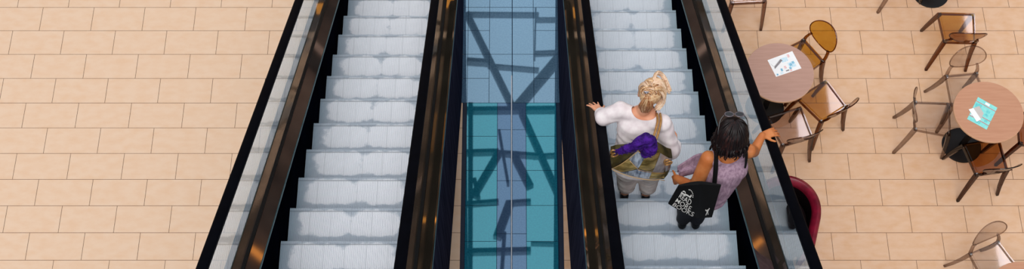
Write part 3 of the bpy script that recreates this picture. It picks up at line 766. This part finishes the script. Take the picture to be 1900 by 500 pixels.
for j in range(60):                        # smooth loose side sweeping round to the right
    t = rnd.random(); q = rnd.uniform(-.006, .006)
    strand(g, [H(.0 + q, .035 - .10 * t, .128 - .012 * t) - B, H(.055 + q, .045 - .10 * t, .122 - .02 * t) - B, H(.098 + q, .03 - .085 * t, .075 - .03 * t) - B, H(.104 + q * 2, .0 - .06 * t, .02 - .03 * t) - B, H(.070 + q * 3, -.040 - .045 * t, -.035 - .03 * t) - B], rnd.uniform(.0045, .0065), 5, rnd.choice([2, 2, 0]))
for j in range(26):                        # flying wisps above and to the right
    q = rnd.uniform(-.012, .012); f_ = rnd.uniform(0, .03)
    strand(g, [H(.0 + .02 * rnd.random(), .05, .118) - B, H(.02 + q, .092 + f_, .118 + q) - B, H(.062 + q, .112 + f_, .096) - B, H(.100 + q, .085 + f_, .062 + q) - B, H(.125 + f_, .045 + q, .02 + q) - B], rnd.uniform(.003, .0055), 5, rnd.choice([2, 0, 2]))
g.obj('hair_locks', [M['blond'], M['blond_dark'], M['blond_pink']], w1, smooth=True)
b = H(-.040, -.098, .108)
root = empty('hair_clip', b); tag(root, 'small silver flower clip in the blond knot of hair', 'hair clip')
g = Geo()
for i in range(5): g.ball(V((.010 * math.cos(i * 1.257), -.004, .010 * math.sin(i * 1.257))), (.007, .004, .007))
g.ball((0, -.008, 0), .005); g.obj('flower', M['clip_silver'], root, smooth=True)
g = Geo(); g.box((-.02, .002, -.003), (.02, .006, .003)); g.obj('pin', M['clip_silver'], root)

# ---- handbag of metallic patches on her right shoulder
PL0, PL1, PL2 = at_y(1133, 312, 3.765), at_y(1233, 333, 3.765), at_y(1208, 247, 3.86)
PLN = (PL1 - PL0).cross(PL2 - PL0).normalized()
if PLN.y > 0: PLN = -PLN                   # towards the outside of the bag
OUT = [(1133, 312), (1158, 318), (1184, 324), (1210, 329), (1233, 334), (1239, 327), (1244, 316), (1248, 294), (1239, 289), (1227, 280), (1214, 271), (1190, 271), (1166, 278), (1143, 283), (1132, 289), (1131, 300)]
def bagpt(px, py, out=0.):
    """point on the bulging front face of the bag"""
    c = V((0, 0, CAMH)); d = at_z(px, py, 3.0) - c; t = (PL0 - c).dot(PLN) / d.dot(PLN); p = c + d * t
    r2 = ((px - 1189) / 60.) ** 2 + ((py - 294) / 46.) ** 2
    return p + PLN * (.050 * max(0, 1 - r2) ** .8 + out)
bb = at_y(1185, 322, 3.80)
bag = empty('handbag', bb); tag(bag, 'large handbag of gold and silver leather patches on the blond woman\'s back', 'handbag')
CEN = (1188, 296)
sc_ = lambda k: [(CEN[0] + (x - CEN[0]) * k, CEN[1] + (y - CEN[1]) * k) for x, y in OUT]
g = Geo()
rings = [[bagpt(x, y) - bb for x, y in sc_(k)] for k in (.05, .35, .65, .85, .97)] + [[bagpt(x, y, -.012) - bb for x, y in sc_(1.0)]]
rings += [[bagpt(x, y, -.012) + V((0, .075, .0)) - bb for x, y in sc_(.97)], [bagpt(x, y, -.012) + V((0, .085, .0)) - bb for x, y in sc_(.80)]]
g.loft(rings, True); g.obj('bag_body', M['olive_gold'], bag, autosmooth=1.0)
def bil(c, u, v): return (c[0] * (1 - u) + c[1] * u) * (1 - v) + (c[3] * (1 - u) + c[2] * u) * v
def patch(poly, mat, name='leather_patch', th=.007, n=8):
    g = Geo(); c = [V((a, b_, 0)) for a, b_ in poly]; vs = []
    for j in range(n + 1):
        for i in range(n + 1):
            q = bil(c, i / n, j / n); e = (math.sin(PI * i / n) * math.sin(PI * j / n)) ** .5
            vs.append(bagpt(q.x, q.y, .0015 + th * e + .004 * e * math.sin(i * 2.1 + j * .9 + poly[0][0] * .7)) - bb)
    g.add(vs, [(j * (n + 1) + i, j * (n + 1) + i + 1, (j + 1) * (n + 1) + i + 1, (j + 1) * (n + 1) + i) for j in range(n) for i in range(n)])
    g.obj(name, mat, bag, smooth=True)
for poly, mt in [([(1132, 287), (1160, 276), (1165, 284), (1134, 309)], 'olive_gold'), ([(1136, 311), (1164, 286), (1181, 304), (1152, 315)], 'gold'), ([(1164, 286), (1181, 271), (1196, 281), (1182, 304)], 'silver'),
                 ([(1183, 304), (1196, 278), (1223, 277), (1209, 312)], 'gold'), ([(1224, 278), (1239, 289), (1230, 318), (1209, 312)], 'silver_warm'), ([(1150, 316), (1182, 305), (1208, 312), (1203, 327)], 'silver'),
                 ([(1204, 327), (1208, 312), (1235, 318), (1232, 332)], 'gold'), ([(1233, 287), (1247, 293), (1243, 315), (1234, 316)], 'silver_warm')]:
    patch(poly, M[mt])
def pipe(pxs, r=.0032, mt='piping'):
    g = Geo(); pts = []
    for (a, b_), (c_, d_) in zip(pxs[:-1], pxs[1:]):
        for k in range(5): t = k / 5; pts.append(bagpt(a + (c_ - a) * t, b_ + (d_ - b_) * t, .009) - bb)
    pts.append(bagpt(*pxs[-1], .009) - bb); g.tube(pts, r, 6); g.obj('piping', M[mt], bag, smooth=True)
pipe([(1133, 312), (1184, 324), (1233, 334)]); pipe([(1133, 312), (1164, 286), (1182, 271), (1201, 250)], .0028); pipe([(1167, 289), (1182, 304)], .0028); pipe([(1183, 272), (1197, 281)], .0034); pipe([(1182, 305), (1208, 312), (1234, 318)], .002, 'gold_clasp')
# strap over the right shoulder, loops at both ends
s0 = shR + V((-.035, -.02, .073)); apx = bagpt(1204, 268, .015)
for dx in (-.012, .012):
    g = Geo(); strand(g, [q - bb for q in (apx + V((dx, .0, 0)), apx.lerp(s0, .45) + V((dx * 1.1, -.035, .02)), s0 + V((dx, -.015, .004)), s0 + V((dx, .06, -.004)), s0 + V((dx + .02, .10, -.10)))], .0085, 8); g.obj('strap', M['gold_clasp'], bag, smooth=True)
for cu, cv in ((1137, 277), (1236, 292)):
    for k in range(2):
        g = Geo(); c0 = bagpt(cu + 3 * k, cv + 3 * k, .012)
        strand(g, [c0 + V((.019 * math.cos(t) * (1 + .3 * k), -.006 - .004 * k, .028 * math.sin(t + .5 * k))) - bb for t in [i * .9 + k for i in range(8)]], .0065, 6); g.obj('strap_loop', M['gold_clasp'], bag, smooth=True)
# purple scarf tucked along the top of the bag
sc0 = bagpt(1185, 262, .03)
scf = empty('scarf', sc0); tag(scf, 'fluffy purple scarf tucked over the top of the metallic handbag', 'scarf')
g = Geo()
ctr = [bagpt(*p_) for p_ in ((1143, 275, .02), (1157, 268, .026), (1171, 262, .03), (1183, 256, .034), (1195, 250, .036), (1203, 253, .036), (1204, 264, .036), (1196, 271, .03))]
rad = [.018, .026, .034, .042, .044, .050, .050, .036]
for i in range(len(ctr) - 1): g.cap(ctr[i], rad[i], ctr[i + 1], rad[i + 1])
o = remesh(g, 'wrap', M['purple'], scf, .006, 3, base=sc0); folds(o, .007, 70, 50)
g = Geo(); rnd = random.Random(5)
for j in range(420):
    k = rnd.random() * (len(ctr) - 1); i = int(k); c = ctr[i].lerp(ctr[i + 1], k - i); r_ = rad[i] * (1 - k + i) + rad[i + 1] * (k - i)
    d = V((rnd.uniform(-1, 1), rnd.uniform(-1, .2), rnd.uniform(-.6, 1))).normalized(); p = c + d * r_ * .9
    g.tube([p - sc0, p + d * .010 + V((rnd.uniform(-.008, .008), 0, rnd.uniform(-.008, .008))) - sc0, p + d * .016 + V((rnd.uniform(-.016, .016), 0, rnd.uniform(-.016, .006))) - sc0], [.0028, .002, .0008], 4)
fr_ = g.obj('fringe', M['purple'], scf); fr_['kind'] = 'stuff'

# ---- second woman: dark bob, mauve sleeveless top
B2 = V((1.50, 3.74, 2.599))
w2 = empty('person', B2); tag(w2, 'woman with dark bob and mauve sleeveless top reaching right to the handrail', 'person')
neck = V((1.545, 3.70, 3.87)); hd = V((1.542, 3.745, 4.012))
shL, shR = V((1.405, 3.66, 3.82)), V((1.70, 3.72, 3.815))
elL, wrL = V((1.345, 3.555, 3.55)), V((1.242, 3.70, 3.425))
elR, wrR = V((1.775, 3.80, 3.66)), V((1.835, 3.905, 3.705))
chest = V((1.55, 3.655, 3.70)); waist = V((1.525, 3.63, 3.51)); pelvis = V((1.485, 3.64, 3.36))
hipL, hipR = V((1.41, 3.66, 3.32)), V((1.535, 3.66, 3.32))
knL, knR = V((1.395, 3.70, 3.0)), V((1.51, 3.70, 3.0)); anL, anR = V((1.395, 3.70, 2.685)), V((1.505, 3.70, 2.685))
g = Geo()
P2 = head(g, hd, (.02, .96, -.26), (0, .25, 1), 1.0)
g.cap(neck + V((0, -.01, -.02)), (.055, .052, .05), hd + V((0, -.02, -.06)), (.048, .05, .05))
g.cap(shL, .048, shR, .048); g.cap(neck + V((0, -.01, -.045)), (.10, .055, .045), chest, (.145, .10, .09))
g.cap(chest, (.145, .10, .1), waist, (.14, .10, .09)); g.cap(waist, (.13, .1, .09), pelvis, (.14, .105, .10))
g.cap(shL, .056, elL, .050); g.cap(elL, .048, wrL, .030); g.cap(shR, .054, elR, .044); g.cap(elR, .042, wrR, .028)
for hp, kn, an in ((hipL, knL, anL), (hipR, knR, anR)):
    g.cap(hp, .085, kn, .053); g.cap(kn + V((0, -.012, -.05)), .054, an, .036)
    g.cap(an, .036, an + V((0, -.01, -.05)), .034); g.cap(an + V((0, -.02, -.06)), .026, an + V((0, .15, -.066)), .022)
hand(g, wrR, (.92, .36, -.03), (-.1, 0, 1), 1, .42, .10, 1.0)
hand(g, wrL, (-.18, .30, -.95), (-.95, -.3, .1), 1, .55, .06, .95)
remesh(g, 'body', [M['skin_tan'], M['eye_white'], M['iris'], M['lip']], w2, .0052, 4, .5, base=B2, paint=face_paint(P2))
g = Geo()
g.cap(V((1.462, 3.667, 3.815)), (.052, .066, .064), V((1.64, 3.697, 3.815)), (.052, .066, .064)); g.cap(neck + V((0, -.01, -.08)), (.125, .080, .05), chest, (.170, .130, .10))
g.cap(chest, (.170, .130, .1), waist, (.155, .125, .09)); g.cap(waist, (.155, .125, .09), pelvis + V((.0, -.01, 0)), (.162, .135, .09)); g.cap(pelvis, (.162, .135, .06), pelvis + V((-.01, -.02, -.06)), (.165, .14, .04))
NC = neck + V((.0, -.02, .03)); NR = (.098, .10, .105)
def snap_n(c):
    q = c - NC; k = math.sqrt((q.x / NR[0]) ** 2 + (q.y / NR[1]) ** 2 + (q.z / NR[2]) ** 2)
    return NC + q / k if k < 1.3 else V((c.x, c.y, pelvis.z - .085)) if c.z < pelvis.z - .085 + .02 else c
def cut2(c):
    q = c - NC; return (q.x / NR[0]) ** 2 + (q.y / NR[1]) ** 2 + (q.z / NR[2]) ** 2 < 1 or c.z < pelvis.z - .085
o = remesh(g, 'mauve_top', M['mauve'], w2, .0068, 14, .6, cut=cut2, base=B2, snap=snap_n); folds(o, .004, 30, 12)
# loose side of the top blown out to the left
g = Geo(); rows_ = []
A = [at_z(1312, 286, 3.72), at_z(1292, 290, 3.66), at_z(1272, 303, 3.60), at_z(1256, 314, 3.56)]
Bz = [at_z(1322, 318, 3.56), at_z(1300, 322, 3.52), at_z(1280, 326, 3.50), at_z(1262, 329, 3.47)]
n1 = 12
def spl(c, t):
    k = min(int(t * 3), 2); q = t * 3 - k; p0, p1, p2, p3 = c[max(k - 1, 0)], c[k], c[k + 1], c[min(k + 2, 3)]
    return .5 * ((2 * p1) + (p2 - p0) * q + (2 * p0 - 5 * p1 + 4 * p2 - p3) * q * q + (3 * p1 - p0 - 3 * p2 + p3) * q ** 3)
rings = []
for i in range(n1 + 1):
    t = i / n1; a, b_ = spl(A, t), spl(Bz, t); row = []
    for j in range(9):
        s_ = j / 8; p = a.lerp(b_, s_); p = p + V((0, .01, .028 * t * math.sin(s_ * 9 + t * 2))); row.append(p - B2)
    rings.append(row + [p + V((.004, .006, -.006)) for p in row[::-1]])
g.loft(rings, True); g.obj('top_flap', M['mauve'], w2, smooth=True)
g = Geo()
g.cap(pelvis + V((0, 0, -.02)), (.148, .116, .09), hipL, .09); g.cap(pelvis + V((0, 0, -.02)), (.148, .116, .09), hipR, .09)
for hp, kn, an in ((hipL, knL, anL), (hipR, knR, anR)):
    g.cap(hp, .098, kn, .070); g.cap(kn, .070, an + V((0, 0, .02)), .058)
remesh(g, 'trousers', M['navy_jean'], w2, .009, 5, .5, cut=lambda c: c.z < 2.69, base=B2)
for an in (anL, anR):
    g = Geo(); g.cap(an + V((0, -.025, -.053)), (.036, .036, .032), an + V((0, .14, -.061)), (.036, .03, .022)); g.cap(an + V((0, -.02, -.055)), (.036, .036, .03), an + V((0, -.02, -.02)), .036)
    remesh(g, 'shoe', M['black_shoe'], w2, .007, 3, cut=lambda c: c.z < 2.5995, base=B2)
# thin dark strap over the right shoulder
g = Geo(); strand(g, [q - B2 for q in (V((1.668, 3.592, 3.80)), V((1.668, 3.622, 3.85)), V((1.665, 3.667, 3.888)), V((1.66, 3.745, 3.87)), V((1.655, 3.79, 3.79)))], .009, 6); g.obj('shoulder_strap', M['black_canvas'], w2, smooth=True)
# bob: volume plus locks
H = lambda a, b, h: P2(a, b, h)
g = Geo(); g.cap(H(0, -.025, .035), (.098, .094, .088), H(0, .02, .042), (.095, .09, .078)); g.cap(H(-.055, -.045, 0), (.056, .054, .05), H(-.064, -.045, -.075), (.046, .05, .04)); g.cap(H(.055, -.045, 0), (.056, .054, .05), H(.062, -.045, -.075), (.046, .05, .04)); g.cap(H(-.03, -.08, -.02), .05, H(.03, -.085, -.075), .045); g.cap(H(.03, -.08, -.02), .05, H(-.03, -.085, -.075), .045)
o = remesh(g, 'hair', M['dark_hair'], w2, .006, 5, base=B2)
g = Geo(); rnd = random.Random(11)
for j in range(210):
    a = PI + rnd.uniform(-2.15, 2.15); sx, sy = math.sin(a), math.cos(a); fl = rnd.uniform(-.022, .016); ln = rnd.uniform(-.012, .04); wv = rnd.uniform(-.12, .12); st = rnd.uniform(.3, 1.)
    e = lambda k, ka: (k * math.sin(a + ka), k * math.cos(a + ka))
    (x1, y1), (x2, y2), (x3, y3), (x4, y4), (x5, y5) = e(.064 * st, 0), e(.100, wv * .4), e(.113, wv), e(.119 + fl, -wv * .3), e(.106 + fl * 1.5, wv * .8)
    pts = [H(x1 * .3 + .006, y1 * .3 + .01, .126), H(x1, y1 - .008, .120), H(x2, y2 - .012, .062), H(x3, y3 - .014, -.02), H(x4, y4 - .016, -.078 + ln), H(x5, y5 - .016, -.112 + ln)]
    strand(g, [p - B2 for p in pts], rnd.uniform(.0045, .0075), 5, 1 if j % 6 == 0 else 0)
g.obj('hair_locks', [M['dark_hair'], M['brown_hair']], w2, smooth=True)
# sunglasses pushed up on the head
b = H(0, .045, .128)
sg = empty('sunglasses', b); tag(sg, 'dark sunglasses pushed up on the dark-haired woman\'s head', 'sunglasses')
for s in (-1, 1):
    g = Geo(); c0 = H(s * .036, .052, .139); dx = H(1, 0, 0) - H(0, 0, 0); dy = (H(0, .9, .05) - H(0, 0, 0)).normalized(); up_ = dx.cross(dy).normalized()
    ring = [c0 + dx * .030 * math.cos(t) + dy * .022 * math.sin(t) + up_ * .006 - b for t in [2 * PI * i / 20 for i in range(20)]]
    g.loft([ring, [p + up_ * .003 for p in ring]], True); ln_ = g.obj('lens', M['lens'], sg)
    g = Geo(); g.tube(ring + [ring[0]], .0042, 6); g.obj('rim', M['frame_glint'], sg, smooth=True)
    g = Geo(); strand(g, [p - b for p in (H(s * .066, .052, .140), H(s * .092, .03, .112), H(s * .104, -.02, .07), H(s * .108, -.055, .05))], .004, 6); g.obj('temple', M['lens'], sg, smooth=True)
g = Geo(); g.tube([H(-.012, .052, .142) - b, H(0, .052, .146) - b, H(.012, .052, .142) - b], .0035, 6); g.obj('bridge', M['frame_glint'], sg)

# ---- black tote bag with white print
TY = 3.44
tp = {k: at_y(px, py, y) for k, (px, py, y) in dict(tl=(1259, 346, 3.49), bl=(1240, 379, 3.46), bm=(1293, 406, 3.40), tm=(1301, 343, 3.42), tr=(1338, 345, 3.46), br=(1321, 404, 3.44)).items()}
tb = (tp['bl'] + tp['br']) * .5
tote = empty('tote_bag', tb); tag(tote, 'black canvas tote bag printed READ MORE BOOKS on the dark-haired woman\'s shoulder', 'tote bag')
def tq(u, v):
    """face of the tote: left panel u 0..0.62, right panel 0.62..1, v from bottom to top"""
    if u < .62: c = [tp['bl'], tp['bm'], tp['tm'], tp['tl']]; uu = u / .62
    else: c = [tp['bm'], tp['br'], tp['tr'], tp['tm']]; uu = (u - .62) / .38
    p = bil(c, uu, v); return p + V((0, -.016 * math.sin(PI * u) * math.sin(PI * v), -.014 * math.sin(PI * uu) * (1 - v) if u < .62 else 0))
g = Geo(); nu, nv = 24, 10
rings = []
for j in range(nv + 1):
    fr = [tq(i / nu, j / nv) - tb for i in range(nu + 1)]
    bk = [p + V((0, .010 + .045 * math.sin(PI * i / nu) * (1 - .6 * j / nv), 0)) for i, p in enumerate(fr)]
    rings.append(fr + bk[::-1])
g.loft(rings, True); g.obj('bag_body', M['black_canvas'], tote, autosmooth=.9)
def tmark(pts, name='printed_mark', th=.0015):
    g = Geo(); lo = [tq(u - .015, v - (u - .15) * .45 + .03 if u < .6 else v) + V((0, -.0035, 0)) - tb for u, v in pts]; g.prism(lo, [p + V((0, -th, 0)) for p in lo]); g.obj(name, M['print_white'], tote)
def text_on(word, u0, v0, u1, v1, h0):
    """letters laid on the tote: baseline from (u0,v0) to (u1,v1), cap height h0 in v"""
    cu = bpy.data.curves.new('t', 'FONT'); cu.body = word; cu.size = 1; cu.space_character = 1.02; cu.offset = .008
    ob = bpy.data.objects.new('t', cu); COL.objects.link(ob)
    dg = bpy.context.evaluated_depsgraph_get(); dg.update(); me = bpy.data.meshes.new_from_object(ob.evaluated_get(dg))
    bpy.data.objects.remove(ob); xs = [v.co.x for v in me.vertices]; ys = [v.co.y for v in me.vertices]
    xa, xb, ya, yb = min(xs), max(xs), min(ys), max(ys); slant = (u1 - u0)
    for v in me.vertices:
        s_ = (v.co.x - xa) / (xb - xa); t = (v.co.y - ya) / (yb - ya)
        u = u0 + (u1 - u0) * s_ + .02 * t; w = v0 + (v1 - v0) * s_ + h0 * t
        v.co = tq(u, w) + V((0, -.005, .001)) - tb
    me.name = 'lettering'; me.materials.append(M['print_white']); link('lettering', me, tote)
text_on('READ', .115, .53, .42, .40, .19); text_on('MORE', .085, .29, .45, .19, .185); text_on('BOOKS', .07, .06, .53, .02, .18)
# open book above the words, arc of dashes, small figure on the right panel
tmark([(.15, .70), (.24, .69), (.32, .73), (.30, .77), (.235, .735), (.15, .75)]); tmark([(.32, .73), (.40, .72), (.43, .80), (.41, .84), (.385, .765), (.30, .77)]); tmark([(.17, .78), (.20, .83), (.25, .82), (.27, .77), (.245, .77), (.235, .795), (.21, .80), (.19, .77)])
for i in range(7):
    a = 1.9 - i * .33; u, v = .36 + .10 * math.cos(a), .80 + .14 * math.sin(a); tmark([(u - .009, v - .012), (u + .009, v - .012), (u + .009, v + .012), (u - .009, v + .012)])
for pts in ([(.80, .32), (.83, .29), (.86, .29), (.86, .25), (.83, .25), (.80, .28)], [(.845, .30), (.885, .31), (.875, .20), (.84, .19)], [(.87, .34), (.89, .345), (.90, .31), (.875, .305)], [(.84, .20), (.86, .20), (.85, .11), (.83, .11)], [(.865, .2), (.88, .2), (.90, .13), (.885, .12)]): tmark(pts)
# strap over the left shoulder
for k, (u_, dx) in enumerate(((.72, .0), (.86, .02))):
    g = Geo(); a0 = tq(u_, .99)
    pts = [a0 + V((0, .004, -.02)), V((1.455 + dx * .6, 3.505, 3.66)), V((1.452 + dx * .4, 3.585, 3.81)), V((1.447, 3.665, 3.890 + .004 * k)), V((1.44, 3.75, 3.85)), V((1.44, 3.78, 3.73))]
    strand(g, [p - tb for p in pts], .0115, 8); g.obj('strap', M['black_canvas'], tote, smooth=True)

# ------------------------------------------------------------------ LIGHT, WORLD, CAMERA
w = bpy.data.worlds.new('world'); scene.world = w; w.use_nodes = True; nt = w.node_tree; nt.nodes.clear()
out = nt.nodes.new('ShaderNodeOutputWorld'); bg = nt.nodes.new('ShaderNodeBackground'); nt.links.new(bg.outputs[0], out.inputs[0])
tc = nt.nodes.new('ShaderNodeTexCoord'); sp = nt.nodes.new('ShaderNodeSeparateXYZ'); nt.links.new(tc.outputs['Generated'], sp.inputs[0])
rp = nt.nodes.new('ShaderNodeValToRGB'); nt.links.new(sp.outputs[2], rp.inputs[0]); e = rp.color_ramp.elements
e[0].position = 0.; e[0].color = (.10, .08, .07, 1); e[1].position = 1.; e[1].color = (1.0, 1.0, 1.0, 1)
x = e.new(.22); x.color = (.22, .19, .18, 1); x = e.new(.5); x.color = (.72, .76, .82, 1); x = e.new(.75); x.color = (.98, 1.0, 1.02, 1)
nt.links.new(rp.outputs[0], bg.inputs[0]); bg.inputs[1].default_value = .82
sl = bpy.data.lights.new('skylight', 'SUN'); sl.energy = 1.75; sl.angle = math.radians(38); sl.color = (1., .97, .93)
so = bpy.data.objects.new('skylight', sl); COL.objects.link(so); so.rotation_euler = (math.radians(24), math.radians(-10), 0); so.location = (0, -3, 15)
cam = bpy.data.cameras.new('camera'); co = bpy.data.objects.new('camera', cam); COL.objects.link(co)
co.location = (0, 0, CAMH); co.rotation_euler = (PI / 2 - PHI, 0, 0)
cam.sensor_width = 36.; cam.lens = 36. * F / 1900.; cam.shift_y = (CY - 250.) / 1900.; cam.clip_end = 200
scene.camera = co
scene.cycles.transparent_max_bounces = 40
scene.view_settings.view_transform = 'Standard'; scene.view_settings.look = 'None'; scene.view_settings.exposure = 0.; scene.view_settings.gamma = 1.
